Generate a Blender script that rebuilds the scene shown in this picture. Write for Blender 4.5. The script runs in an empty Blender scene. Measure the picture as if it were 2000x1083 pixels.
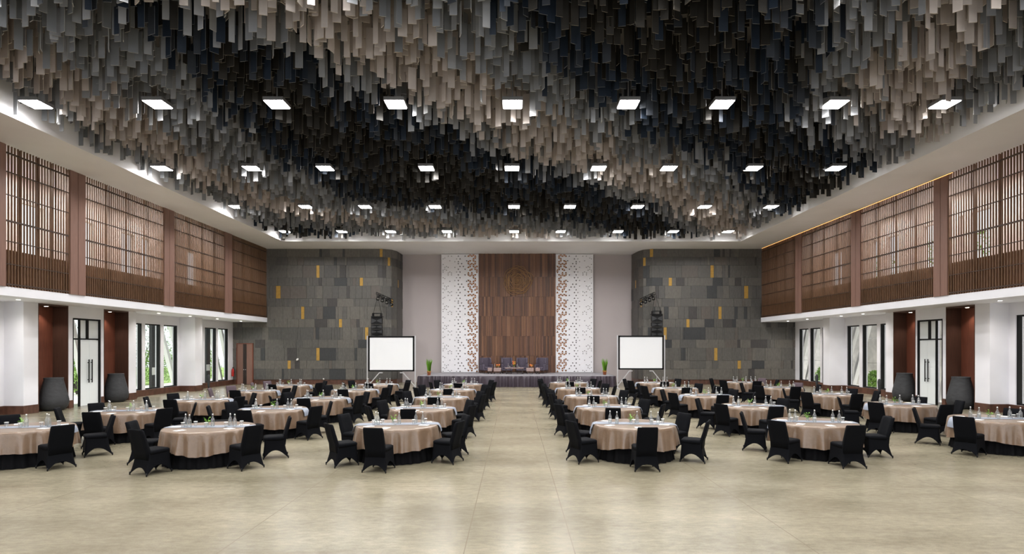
import bpy, math, random
from mathutils import Vector, Matrix
random.seed(7)
sc = bpy.context.scene
C = sc.collection
PI = math.pi

# ------------------------------------------------------------------ camera, world, exposure
F = 1100.0; CX = 1004.0; HY = 679.0; H = 2.5
cam_d = bpy.data.cameras.new('camera'); cam = bpy.data.objects.new('camera', cam_d); C.objects.link(cam)
cam.location = (0, 0, H); cam.rotation_euler = (PI/2, 0, 0)
cam_d.sensor_width = 36; cam_d.lens = F/2000*36
cam_d.shift_x = (1000-CX)/2000; cam_d.shift_y = (HY-541.5)/2000
cam_d.clip_end = 200
sc.camera = cam
w = bpy.data.worlds.new('world'); sc.world = w; w.use_nodes = True
bg = w.node_tree.nodes['Background']; bg.inputs[0].default_value = (0.93, 0.96, 1.0, 1); bg.inputs[1].default_value = 1.45
vs = sc.view_settings
sun_d = bpy.data.lights.new('sun', 'SUN'); sun_d.energy = 4.0; sun_d.angle = math.radians(4); sun_d.color = (1,.96,.9)
sun = bpy.data.objects.new('sun', sun_d); C.objects.link(sun); sun.rotation_euler = (math.radians(-18), 0, 0); sun.location = (0, 20, 40)
vs.view_transform = 'Standard'; vs.look = 'None'; vs.gamma = 1; vs.use_curve_mapping = False
vs.exposure = 0.32
LAMP_W = 108.0          # watts of each ceiling lamp
sc.cycles.max_bounces = 8; sc.cycles.diffuse_bounces = 4; sc.cycles.glossy_bounces = 3
sc.cycles.transparent_max_bounces = 40; sc.cycles.transmission_bounces = 4
sc.cycles.caustics_reflective = False; sc.cycles.caustics_refractive = False
sc.cycles.sample_clamp_indirect = 4.0

def at_depth(px, py, Y): return ((px-CX)/F*Y, Y, H+(HY-py)/F*Y)

# ------------------------------------------------------------------ mesh helper
class MB:
    def __init__(s): s.v = []; s.f = []; s.m = []; s.s = []
    def add(s, vs, fs, mi=0, sm=False):
        o = len(s.v); s.v += [tuple(q) for q in vs]
        for f in fs: s.f.append(tuple(i+o for i in f)); s.m.append(mi); s.s.append(sm)
    def box(s, x0, x1, y0, y1, z0, z1, mi=0):
        if x0 > x1: x0, x1 = x1, x0
        if y0 > y1: y0, y1 = y1, y0
        if z0 > z1: z0, z1 = z1, z0
        s.add([(x0,y0,z0),(x1,y0,z0),(x1,y1,z0),(x0,y1,z0),(x0,y0,z1),(x1,y0,z1),(x1,y1,z1),(x0,y1,z1)],
              [(0,3,2,1),(4,5,6,7),(0,1,5,4),(1,2,6,5),(2,3,7,6),(3,0,4,7)], mi)
    def rbox(s, cx, cy, cz, sx, sy, sz, b=0.02, mi=0):
        # box with chamfered edges
        x, y, z = sx/2, sy/2, sz/2; b = min(b, x*.9, y*.9, z*.9)
        rings = []
        def ring(xx, yy, zz, bb): return [(cx+p, cy+q, cz+zz) for p, q in
            [(-xx+bb,-yy),(xx-bb,-yy),(xx,-yy+bb),(xx,yy-bb),(xx-bb,yy),(-xx+bb,yy),(-xx,yy-bb),(-xx,-yy+bb)]]
        R = [ring(x-b, y-b, -z, b*.4), ring(x, y, -z+b, b), ring(x, y, z-b, b), ring(x-b, y-b, z, b*.4)]
        vs = sum(R, []); fs = []
        for k in range(3):
            for i in range(8): j = (i+1) % 8; fs.append((k*8+i, k*8+j, k*8+8+j, k*8+8+i))
        fs.append(tuple(range(7, -1, -1))); fs.append(tuple(range(24, 32)))
        s.add(vs, fs, mi, False)
    def xbox(s, M, sx, sy, sz, mi=0):
        x, y, z = sx/2, sy/2, sz/2
        s.add([M @ Vector(p) for p in [(-x,-y,-z),(x,-y,-z),(x,y,-z),(-x,y,-z),(-x,-y,z),(x,-y,z),(x,y,z),(-x,y,z)]],
              [(0,3,2,1),(4,5,6,7),(0,1,5,4),(1,2,6,5),(2,3,7,6),(3,0,4,7)], mi)
    def bar(s, a, b, wd, dp, mi=0, up=(0,0,1)):
        a = Vector(a); b = Vector(b); d = (b-a); L = d.length; z = d.normalized()
        u = Vector(up)
        if abs(z.dot(u)) > .98: u = Vector((0,1,0))
        x = u.cross(z).normalized(); y = z.cross(x)
        M = Matrix((x, y, z)).transposed().to_4x4(); M.translation = (a+b)/2
        s.xbox(M, wd, dp, L, mi)
    def lathe(s, prof, seg=24, c=(0,0,0), mi=0, cap0=True, cap1=True, wob=None):
        vs = []; fs = []; n = len(prof)
        for r, z in prof:
            for i in range(seg):
                a = 2*PI*i/seg; rr = r*(wob(a, z) if wob else 1)
                vs.append((c[0]+rr*math.cos(a), c[1]+rr*math.sin(a), c[2]+z))
        for k in range(n-1):
            for i in range(seg):
                j = (i+1) % seg; fs.append((k*seg+i, k*seg+j, k*seg+seg+j, k*seg+seg+i))
        if cap0: fs.append(tuple(range(seg-1, -1, -1)))
        if cap1: fs.append(tuple(range((n-1)*seg, n*seg)))
        s.add(vs, fs, mi, True)
    def tube(s, pts, r, seg=6, closed=False, mi=0):
        P = [Vector(p) for p in pts]; n = len(P); vs = []; fs = []
        for i in range(n):
            a = P[(i-1) % n] if (closed or i > 0) else P[i]
            b = P[(i+1) % n] if (closed or i < n-1) else P[i]
            t = (b-a).normalized(); u = Vector((0,0,1)) if abs(t.z) < .9 else Vector((0,1,0))
            x = t.cross(u).normalized(); y = x.cross(t)
            for k in range(seg):
                q = 2*PI*k/seg; vs.append(P[i]+x*(r*math.cos(q))+y*(r*math.sin(q)))
        for i in range(n if closed else n-1):
            i2 = (i+1) % n
            for k in range(seg):
                k2 = (k+1) % seg; fs.append((i*seg+k, i*seg+k2, i2*seg+k2, i2*seg+k))
        if not closed:
            fs.append(tuple(range(seg-1, -1, -1))); fs.append(tuple(range((n-1)*seg, n*seg)))
        s.add(vs, fs, mi, True)
    def mesh(s, name, mats):
        me = bpy.data.meshes.new(name); me.from_pydata(s.v, [], s.f)
        for m in (mats if isinstance(mats, (list, tuple)) else [mats]): me.materials.append(m)
        me.polygons.foreach_set('material_index', s.m); me.polygons.foreach_set('use_smooth', s.s)
        me.update(); return me
    def build(s, name, mats, parent=None):
        o = bpy.data.objects.new(name, s.mesh(name, mats)); C.objects.link(o)
        if parent: o.parent = parent
        return o

def tag(o, label=None, cat=None, group=None, kind=None):
    if label: o['label'] = label
    if cat: o['category'] = cat
    if group: o['group'] = group
    if kind: o['kind'] = kind
    return o
def empty(name, loc, rz=0):
    o = bpy.data.objects.new(name, None); C.objects.link(o); o.location = loc; o.rotation_euler = (0,0,rz); o.empty_display_size = .1
    return o
def copy_tree(o, parent=None):
    c = o.copy(); C.objects.link(c); c.parent = parent
    for ch in list(o.children): copy_tree(ch, c)
    return c

# ------------------------------------------------------------------ materials
def mat(name, col, rough=.6, metal=0, var=0, vscale=5, stretch=(1,1,1), bump=0, bscale=None, spec=None, rvar=0, sheen=0, objrand=0, coat=0):
    m = bpy.data.materials.new(name); m.use_nodes = True; nt = m.node_tree; N = nt.nodes; L = nt.links
    b = N['Principled BSDF']; b.inputs['Base Color'].default_value = (*col, 1); b.inputs['Roughness'].default_value = rough
    b.inputs['Metallic'].default_value = metal
    if spec is not None: b.inputs['Specular IOR Level'].default_value = spec
    if sheen: b.inputs['Sheen Weight'].default_value = sheen; b.inputs['Sheen Roughness'].default_value = .35; b.inputs['Sheen Tint'].default_value = (1,.93,.84,1)
    if coat: b.inputs['Coat Weight'].default_value = coat; b.inputs['Coat Roughness'].default_value = .1
    if var or bump:
        tc = N.new('ShaderNodeTexCoord'); mp = N.new('ShaderNodeMapping'); mp.inputs['Scale'].default_value = stretch
        L.new(tc.outputs['Object'], mp.inputs[0])
        nz = N.new('ShaderNodeTexNoise'); nz.inputs['Scale'].default_value = vscale; nz.inputs['Detail'].default_value = 5
        L.new(mp.outputs[0], nz.inputs['Vector'])
        if var:
            mr = N.new('ShaderNodeMapRange'); mr.inputs[1].default_value = .25; mr.inputs[2].default_value = .75
            mr.inputs[3].default_value = 1-var; mr.inputs[4].default_value = 1+var
            L.new(nz.outputs[0], mr.inputs[0])
            mx = N.new('ShaderNodeVectorMath'); mx.operation = 'MULTIPLY'; mx.inputs[0].default_value = col
            L.new(mr.outputs[0], mx.inputs[1]); L.new(mx.outputs[0], b.inputs['Base Color'])
        if bump:
            bp = N.new('ShaderNodeBump'); bp.inputs['Strength'].default_value = bump; bp.inputs['Distance'].default_value = .02
            n2 = nz
            if bscale:
                n2 = N.new('ShaderNodeTexNoise'); n2.inputs['Scale'].default_value = bscale; n2.inputs['Detail'].default_value = 4
                L.new(mp.outputs[0], n2.inputs['Vector'])
            L.new(n2.outputs[0], bp.inputs['Height']); L.new(bp.outputs[0], b.inputs['Normal'])
    return m
def emis(name, col, s):
    m = bpy.data.materials.new(name); m.use_nodes = True; b = m.node_tree.nodes['Principled BSDF']
    b.inputs['Base Color'].default_value = (*col, 1); b.inputs['Emission Color'].default_value = (*col, 1); b.inputs['Emission Strength'].default_value = s
    return m
def glass(name, tint=(1,1,1), gl=.12, rough=.02, k=1.0, base=0.0):
    m = bpy.data.materials.new(name); m.use_nodes = True; nt = m.node_tree; N = nt.nodes; L = nt.links
    N.remove(N['Principled BSDF']); out = N['Material Output']
    tr = N.new('ShaderNodeBsdfTransparent'); tr.inputs[0].default_value = (*tint, 1)
    g = N.new('ShaderNodeBsdfGlossy'); g.inputs['Roughness'].default_value = rough
    lw = N.new('ShaderNodeLayerWeight'); lw.inputs[0].default_value = gl
    mu = N.new('ShaderNodeMath'); mu.operation = 'MULTIPLY_ADD'; mu.inputs[1].default_value = k; mu.inputs[2].default_value = base
    L.new(lw.outputs['Facing'], mu.inputs[0])
    mx = N.new('ShaderNodeMixShader'); L.new(mu.outputs[0], mx.inputs[0]); L.new(tr.outputs[0], mx.inputs[1]); L.new(g.outputs[0], mx.inputs[2])
    L.new(mx.outputs[0], out.inputs[0])
    return m
W = {}
W['white'] = mat('white_plaster', (.82,.82,.87), .6, var=.03, vscale=1.2)
W['ceil'] = mat('ceiling_plaster', (.86,.85,.875), .7, var=.03, vscale=.8)
W['mauve'] = mat('recess_wall_paint', (.46,.41,.41), .7, var=.03, vscale=.6)
W['slab'] = mat('dark_ceiling_void', (.11,.10,.095), .9, var=.1, vscale=2)
W['wood'] = mat('brown_wood', (.16,.075,.043), .45, var=.28, vscale=4, stretch=(9,9,.5))
W['pilaster'] = mat('pilaster_wood', (.21,.115,.088), .45, var=.14, vscale=4, stretch=(9,9,.5))
W['niche'] = mat('red_wood_veneer', (.15,.047,.027), .4, var=.3, vscale=4, stretch=(10,10,.4))
W['rail'] = mat('rail_wood', (.045,.024,.015), .5)
W['nicheside'] = mat('dark_wood_veneer', (.075,.034,.022), .45, var=.25, vscale=4, stretch=(10,10,.4))
W['slat'] = mat('slat_wood', (.115,.058,.028), .5, var=.25, vscale=5, stretch=(5,5,.6))
W['base'] = mat('baseboard_wood', (.10,.045,.03), .35, var=.5, vscale=2.5, stretch=(2,2,1))
W['gal'] = mat('gallery_plaster', (.64,.55,.51), .8)
W['black'] = mat('black_metal', (.006,.006,.0065), .45, spec=.22)
W['frost'] = emis('frosted_white_glass', (.8,.84,.85), 0)
W['frost'].node_tree.nodes['Principled BSDF'].inputs['Roughness'].default_value = .12
W['pane'] = glass('window_glass', (.97,.985,.98), .12, .02, .5)
W['bglass'] = glass('bottle_glass', (.95,.965,.96), .4, .28, .6, .16)
W['water'] = glass('water_in_glass', (.93,.95,.95), .25, .06, .35)
W['paper'] = mat('white_paper', (.82,.81,.79), .7)
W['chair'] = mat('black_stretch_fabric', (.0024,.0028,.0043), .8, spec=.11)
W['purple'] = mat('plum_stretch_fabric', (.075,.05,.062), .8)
W['cloth'] = mat('taupe_satin', (.19,.125,.083), .27, var=.1, vscale=7, bump=.22, bscale=26, spec=.9, sheen=.25)
W['skirt'] = mat('black_skirt_fabric', (.0035,.0035,.0045), .8, spec=.12)
W['runner'] = mat('pale_blue_satin', (.27,.30,.365), .33, var=.08, vscale=12, spec=.5)
W['leaf'] = mat('green_leaf', (.16,.36,.03), .5, var=.3, vscale=20)
W['leaf2'] = mat('garden_leaf', (.17,.32,.05), .6, var=.4, vscale=6)
W['leaf3'] = mat('dark_garden_leaf', (.08,.16,.05), .6, var=.4, vscale=6)
W['urn'] = mat('dark_grey_clay', (.030,.031,.034), .7, var=.3, vscale=6, stretch=(1,1,2.2), bump=.3, bscale=18)
W['stage'] = mat('grey_stage_carpet', (.26,.25,.27), .75, var=.08, vscale=30)
W['drape'] = mat('plum_grey_satin', (.048,.036,.05), .33, var=.1, vscale=5, spec=.5)
W['arm'] = mat('mauve_upholstery', (.085,.07,.10), .75, var=.08, vscale=20)
W['dark'] = mat('dark_brown_wood', (.025,.015,.012), .4)
W['stool'] = mat('taupe_leather', (.33,.235,.215), .5, var=.08, vscale=10)
W['lattice'] = mat('white_panel_lacquer', (.80,.79,.82), .45)
W['backing_orange'] = mat('orange_backing', (.62,.24,.06), .6)
W['backing_dark'] = mat('dark_backing', (.10,.085,.08), .8)
W['bronze'] = mat('bronze_rope', (.30,.16,.065), .35, metal=.3)
W['gold'] = mat('gold_tile', (.50,.30,.07), .35, metal=.35, var=.15, vscale=6)
W['silver'] = mat('silver_tube', (.62,.62,.64), .35, metal=.6)
W['screen'] = mat('white_screen_fabric', (.88,.90,.94), .8)
W['red'] = mat('red_enamel', (.5,.02,.015), .35)
W['terracotta'] = mat('terracotta', (.42,.13,.05), .6, var=.1, vscale=8)
W['orange'] = mat('orange_petals', (.75,.22,.06), .6)
W['lamp'] = emis('lamp_diffuser', (1,.98,.95), 28)
W['spot'] = emis('downlight_lens', (1,.93,.82), 14)
W['steel'] = mat('lamp_housing', (.25,.25,.26), .5, metal=.3)
W['conc'] = mat('pale_paving', (.85,.83,.80), .8, var=.06, vscale=2)
W['grass'] = mat('lawn', (.22,.34,.08), .9, var=.3, vscale=8)
W['outwall'] = mat('outside_stone', (.50,.48,.45), .8, var=.25, vscale=2)
W['strut'] = mat('white_painted_steel', (.82,.82,.80), .5)

# polished concrete floor with saw-cut joints
def floor_mat():
    m = bpy.data.materials.new('polished_concrete'); m.use_nodes = True; nt = m.node_tree; N = nt.nodes; L = nt.links
    b = N['Principled BSDF']; tc = N.new('ShaderNodeTexCoord')
    n1 = N.new('ShaderNodeTexNoise'); n1.inputs['Scale'].default_value = .45; n1.inputs['Detail'].default_value = 8; n1.inputs['Roughness'].default_value = .62
    n2 = N.new('ShaderNodeTexNoise'); n2.inputs['Scale'].default_value = 9; n2.inputs['Detail'].default_value = 8; n2.inputs['Roughness'].default_value = .6
    n3 = N.new('ShaderNodeTexNoise'); n3.inputs['Scale'].default_value = 60; n3.inputs['Detail'].default_value = 2
    mp = N.new('ShaderNodeMapping'); mp.inputs['Scale'].default_value = (.7, 1.5, 1)
    L.new(tc.outputs['Object'], mp.inputs[0])
    for n in (n1, n2, n3): L.new(mp.outputs[0], n.inputs['Vector'])
    r1 = N.new('ShaderNodeValToRGB'); e = r1.color_ramp.elements
    e[0].position = .32; e[0].color = (.175,.155,.105,1); e[1].position = .70; e[1].color = (.325,.29,.21,1)
    L.new(n1.outputs[0], r1.inputs[0])
    mr = N.new('ShaderNodeMapRange'); mr.inputs[1].default_value = .3; mr.inputs[2].default_value = .7; mr.inputs[3].default_value = .82; mr.inputs[4].default_value = 1.15
    L.new(n2.outputs[0], mr.inputs[0])
    mr3 = N.new('ShaderNodeMapRange'); mr3.inputs[1].default_value = .3; mr3.inputs[2].default_value = .7; mr3.inputs[3].default_value = .90; mr3.inputs[4].default_value = 1.08
    L.new(n3.outputs[0], mr3.inputs[0])
    m1 = N.new('ShaderNodeVectorMath'); m1.operation = 'MULTIPLY'; L.new(r1.outputs[0], m1.inputs[0]); L.new(mr.outputs[0], m1.inputs[1])
    m2 = N.new('ShaderNodeVectorMath'); m2.operation = 'MULTIPLY'; L.new(m1.outputs[0], m2.inputs[0]); L.new(mr3.outputs[0], m2.inputs[1])
    sp = N.new('ShaderNodeSeparateXYZ'); L.new(tc.outputs['Object'], sp.inputs[0])
    acc = None
    for axis, pos in (('X',-.61),('X',.74),('X',3.69),('X',-3.6),('X',7.6),('X',-7.6),('Y',10.1),('Y',15.2),('Y',20.3),('Y',25.4)):
        s_ = N.new('ShaderNodeMath'); s_.operation = 'SUBTRACT'; s_.inputs[1].default_value = pos; L.new(sp.outputs[axis], s_.inputs[0])
        a_ = N.new('ShaderNodeMath'); a_.operation = 'ABSOLUTE'; L.new(s_.outputs[0], a_.inputs[0])
        l_ = N.new('ShaderNodeMath'); l_.operation = 'LESS_THAN'; l_.inputs[1].default_value = .006; L.new(a_.outputs[0], l_.inputs[0])
        if acc is None: acc = l_
        else:
            x_ = N.new('ShaderNodeMath'); x_.operation = 'MAXIMUM'; L.new(acc.outputs[0], x_.inputs[0]); L.new(l_.outputs[0], x_.inputs[1]); acc = x_
    mx = N.new('ShaderNodeMix'); mx.data_type = 'RGBA'
    L.new(acc.outputs[0], mx.inputs[0]); L.new(m2.outputs[0], mx.inputs[6]); mx.inputs[7].default_value = (.17,.145,.10,1)
    L.new(mx.outputs[2], b.inputs['Base Color'])
    b.inputs['Roughness'].default_value = .25
    bp = N.new('ShaderNodeBump'); bp.inputs['Strength'].default_value = .10; bp.inputs['Distance'].default_value = .01
    n4 = N.new('ShaderNodeTexNoise'); n4.inputs['Scale'].default_value = 3.2; n4.inputs['Detail'].default_value = 3; L.new(tc.outputs['Object'], n4.inputs['Vector'])
    L.new(n4.outputs[0], bp.inputs['Height']); L.new(bp.outputs[0], b.inputs['Normal'])
    b.inputs['Specular IOR Level'].default_value = .42
    return m
W['floor'] = floor_mat()

# ------------------------------------------------------------------ room constants
XU = 16.65; XL = 18.97; XB = 18.25; XP = 18.10        # upper screen, lower wall, niche block, pillar faces
ZS0 = 4.2; ZS1 = 4.5; ZC = 9.15; YB = 38.0; YR = 40.4
RL, RR, RB = -14.5, 14.2, 35.3                        # ceiling recess edges

def structure(o, label, cat): return tag(o, label, cat, kind='structure')

b = MB(); b.box(-19.3, 19.3, -6, 42, -.3, 0); structure(b.build('floor', W['floor']), 'polished beige concrete floor of the hall', 'floor')

# ceiling: border soffit, recess sides, dark slab
b = MB()
b.box(-20, RL, -6, 42, ZC, ZC+.2, 0); b.box(RR, 20, -6, 42, ZC, ZC+.2, 0); b.box(RL, RR, RB, 42, ZC, ZC+.2, 0)
b.box(RL-.1, RL, -6, RB, ZC+.2, 10.7, 0); b.box(RR, RR+.1, -6, RB, ZC+.2, 10.7, 0); b.box(RL, RR, RB, RB+.1, ZC+.2, 10.9, 0)
b.box(RL-.1, RR+.1, -6, RB+.1, 10.6, 10.8, 1)
structure(b.build('ceiling', [W['ceil'], W['slab']]), 'pale border and dark recess of the hall ceiling', 'ceiling')

# ------------------------------------------------------------------ side walls
def openings_wall(mb, sg, x0, x1, ya, yb, za, zb, ops, mi=0):
    """wall slab between |x| x0..x1 with rectangular openings (y0,y1,z0,z1)"""
    y = ya
    for (a, c, z0, z1) in sorted(ops):
        if a > y: mb.box(sg*x0, sg*x1, y, a, za, zb, mi)
        if z0 > za: mb.box(sg*x0, sg*x1, a, c, za, z0, mi)
        if z1 < zb: mb.box(sg*x0, sg*x1, a, c, z1, zb, mi)
        y = c
    if y < yb: mb.box(sg*x0, sg*x1, y, yb, za, zb, mi)

WN = [0]; DN = [0]
def window(sg, y0, y1, z0, z1, x, label):
    WN[0] += 1
    root = empty('window_%d' % WN[0], (sg*x, (y0+y1)/2, z0)); structure(root, label, 'window')
    hw = (y1-y0)/2; hh = z1-z0; t = .06
    m = MB()
    for a, c, d, e in ((-hw,hw,0,t),(-hw,hw,hh-t,hh),(-hw,-hw+t,t,hh-t),(hw-t,hw,t,hh-t)): m.box(-.08, .08, a, c, d, e)
    m.build('frame', W['black'], root)
    m = MB(); m.box(-.005, .005, -hw+t, hw-t, t, hh-t); m.build('pane', W['pane'], root)
    return root

def glass_door(sg, y0, y1, zt, x, label):
    DN[0] += 1
    root = empty('door_%d' % DN[0], (sg*x, y0, 0)); structure(root, label, 'door')
    L = y1-y0; t = .07; sl = .42; zr = 2.82
    m = MB()
    m.box(-.07,.07,0,t,0,zt); m.box(-.07,.07,L-t,L,0,zt); m.box(-.07,.07,t,L-t,zt-t,zt); m.box(-.05,.05,t,L-t,zr,zr+.06)
    m.box(-.04,.04,sl,sl+.05,0,zt-t); m.box(-.06,.06,L*.5,L*.5+.11,zr+.06,zt-t)
    m.build('frame', W['black'], root)
    m = MB(); m.box(-.006,.006,t,sl,0.02,zr); m.box(-.006,.006,t,sl,zr+.06,zt-t); m.build('sidelight', W['pane'], root)
    m = MB(); m.box(-.006,.006,sl+.05,L*.5,zr+.06,zt-t); m.box(-.006,.006,L*.5+.11,L-t,zr+.06,zt-t); m.build('transom_pane', W['frost'], root)
    mid = (sl+.05+L-t)/2
    for a, c, hy in ((sl+.055, mid-.006, mid-.09), (mid+.006, L-t-.01, mid+.09)):
        m = MB(); m.box(-.012,.012,a,c,.015,zr-.01); d = m.build('leaf', W['frost'], root)
        m = MB(); m.box(-sg*.06, -sg*.085, hy-.018, hy+.018, .98, 1.98)
        m.box(-sg*.01, -sg*.07, hy-.012, hy+.012, 1.1, 1.13); m.box(-sg*.01, -sg*.07, hy-.012, hy+.012, 1.83, 1.86)
        h_ = m.build('handle', W['black'], d)
    return root

def side(sg, P, word):
    n = {-1:'left', 1:'right'}[sg]
    pa, n1, d, n2, pb, near, g1, g2, pil = P['pa'], P['n1'], P['door'], P['n2'], P['pb'], P['near'], P['g1'], P['g2'], P['pil']
    m = MB()
    ops = [(a, c, .32, 3.72) for a, c in near+g1+g2] + [(pa[0]+.1, pb[1]-.1, 0, ZS0)]
    openings_wall(m, sg, XL, XL+.3, -6, YB+.2, 0, ZS0, ops)
    m.box(sg*XP, sg*XL, pil[0], pil[1], 0, ZS0)                                    # pillar
    # block with two niches and the door
    m.box(sg*XB, sg*(XL+.3), pa[0], pa[1], 0, ZS0); m.box(sg*XB, sg*(XL+.3), pb[0], pb[1], 0, ZS0)
    for a, c in ((n1[1], d[0]), (d[1], n2[0])): m.box(sg*XB, sg*(XL+.3), a, c, 0, ZS0)
    m.box(sg*XB, sg*(XL+.3), d[0], d[1], 3.72, ZS0)
    # balcony slab + gallery back wall
    m.box(sg*XU, sg*19.6, -6, YB, ZS0, ZS1)
    structure(m.build('wall_'+n, W['white']), 'white lower %s wall with pillars under the balcony' % n, 'wall')
    m = MB(); gops = [(a, c, 5.9, 8.15) for a, c in P['gal']]
    openings_wall(m, sg, 19.2, 19.4, -6, YB+.2, ZS1, ZC, gops)
    structure(m.build('wall_%s_gallery' % n, W['gal']), 'warm plaster wall behind the %s upper screens' % n, 'wall')
    m = MB(); m.box(sg*(XU+.18), sg*(XU+.3), 10, YB, ZS1, 5.75)
    tag(m.build('gallery_parapet', W['wood']), 'solid brown parapet behind the lower part of the %s screens' % n, 'parapet', kind='structure')
    m = MB(); m.box(sg*(XU+.0), sg*(XU+.1), -6, P['bays'][0][0]-.75, ZS1, ZC)
    structure(m.build('wall_%s_upper' % n, W['wood']), 'plain brown panelling of the %s upper wall nearest the viewer' % n, 'wall')
    # niche linings
    for k, (a, c) in enumerate((n1, n2)):
        m = MB()
        m.box(sg*(XL+.02), sg*(XL-.1), a, c, 0, ZS0, 0)
        m.box(sg*(XB-.005), sg*(XL-.1), a, a+.03, 0, ZS0, 1); m.box(sg*(XB-.005), sg*(XL-.1), c-.03, c, 0, ZS0, 1)
        m.box(sg*(XB-.005), sg*(XL-.1), a+.03, c-.03, ZS0-.06, ZS0-.002, 1)
        structure(m.build('trim_%d' % (k+1+(2 if sg > 0 else 0)), [W['niche'], W['nicheside']]), 'reddish wood lining of the %s niche in the %s wall' % (('nearer','farther')[k], n), 'panelling')
    # baseboards
    m = MB(); hB = .32; t = .03
    def bb(x, y0, y1): m.box(sg*(x-t), sg*x, y0, y1, 0, hB)
    bb(XL, -6, pa[0]); bb(XL, pb[1], pil[0]); bb(XL, pil[1], YB)
    bb(XB, pa[0], pa[1]); bb(XB, n1[1], d[0]); bb(XB, d[1], n2[0]); bb(XB, pb[0], pb[1]); bb(XP, pil[0], pil[1])
    m.box(sg*(XB-t), sg*XL, pa[0]-t, pa[0], 0, hB); m.box(sg*(XB-t), sg*XL, pb[1], pb[1]+t, 0, hB)
    m.box(sg*(XP-t), sg*XL, pil[0]-t, pil[0], 0, hB); m.box(sg*(XP-t), sg*XL, pil[1], pil[1]+t, 0, hB)
    structure(m.build('baseboard_'+n, W['base']), 'dark reddish baseboard along the %s wall' % n, 'baseboard')
    ordn = ['first','second','third','fourth']
    for a, c in near: window(sg, a, c, .32, 3.72, XL+.12, 'tall black-framed window at the near end of the %s wall' % n)
    for k, (a, c) in enumerate(g1): window(sg, a, c, .32, 3.72, XL+.12, 'black-framed window, %s past the urn niches on the %s wall' % (ordn[k], n))
    for k, (a, c) in enumerate(g2): window(sg, a, c, .32, 3.72, XL+.12, 'black-framed window, %s beyond the white pillar on the %s wall' % (ordn[k], n))
    glass_door(sg, d[0], d[1], 3.72, XB+.08, 'black-framed double glass door between the urns on the %s wall' % n)
    # wood screens and pilasters
    bays = P['bays']; ws = ['nearest','second','third','farthest']
    for k, (a, c) in enumerate(bays):
        root = empty('wood_screen', (sg*XU, (a+c)/2, ZS1))
        tag(root, 'brown slatted wood screen of the %s upper wall, %s bay' % (n, ws[k]), 'screen', 'slatted screens of the %s gallery' % n)
        hw = (c-a)/2-.025; hh = ZC-ZS1
        m = MB(); ns = int((c-a)/.118); p = 2*hw/ns
        for i in range(ns+1):
            y = -hw+i*p; m.box(-.02, .02, y-.019, y+.019, 0, hh)
        m.build('slats', W['slat'], root)
        for z, t in ((.08,.05),(.75,.028),(1.5,.028),(2.17,.055),(3.03,.028),(3.78,.028),(4.4,.05)):
            m = MB(); m.box(-sg*.026, sg*.03, -hw+.03, hw-.03, z-t/2, z+t/2); m.build('rail', W['rail'], root)
        m = MB()
        for q in (.25,.5,.75): m.box(sg*.056, sg*.11, -hw+2*hw*q-.04, -hw+2*hw*q+.04, 0, hh)
        m.build('post', W['slat'], root)
    ends = [(bays[0][0]-.75, bays[0][0])] + [(bays[k][1], bays[k+1][0]) for k in range(3)]
    for k, (a, c) in enumerate(ends):
        m = MB(); mid = (a+c)/2
        m.box(sg*(XU-.05), sg*(XU+.12), a, mid-.012, ZS1, ZC); m.box(sg*(XU-.05), sg*(XU+.12), mid+.012, c, ZS1, ZC); m.box(sg*(XU-.02), sg*(XU+.1), mid-.012, mid+.012, ZS1, ZC)
        tag(m.build('pilaster', W['pilaster']), 'flat reddish wood pilaster on the %s upper wall, %s from the viewer' % (n, ordn[k]), 'pilaster', 'pilasters of the %s gallery' % n)
    # gallery windows bright panes are the open sky beyond
LP = dict(pa=(20.95,21.6), n1=(21.6,23.06), door=(23.29,24.88), n2=(25.05,26.66), pb=(26.66,27.2), near=[(18.6,20.3)],
          g1=[(27.45,28.74),(28.97,30.24),(30.5,31.76)], g2=[(32.95,34.3),(34.55,35.9),(36.1,37.4)], pil=(31.96,32.7),
          gal=[(18.6,20.2),(21.9,23.0),(24.9,25.7),(27.5,28.5),(29.0,29.7),(33,34)],
          bays=[(18.4,21.08),(21.83,26.74),(27.54,32.36),(33.18,37.84)])
RP = dict(pa=(21.6,22.3), n1=(22.3,23.8), door=(23.98,25.5), n2=(25.6,27.1), pb=(27.1,27.65), near=[(19.9,21.3)],
          g1=[(27.95,29.2),(29.45,30.7),(30.95,32.1)], g2=[(33.3,34.7),(34.9,36.1),(36.3,37.5)], pil=(32.3,32.98),
          gal=[(20.2,21.2),(22.7,23.7),(24.0,24.3),(25.6,26.4),(28.1,29.0),(29.6,30.2),(33,34)],
          bays=[(17.2,21.58),(22.3,27.01),(27.75,32.55),(33.26,37.84)])
side(-1, LP, 'left'); side(1, RP, 'right')

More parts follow.
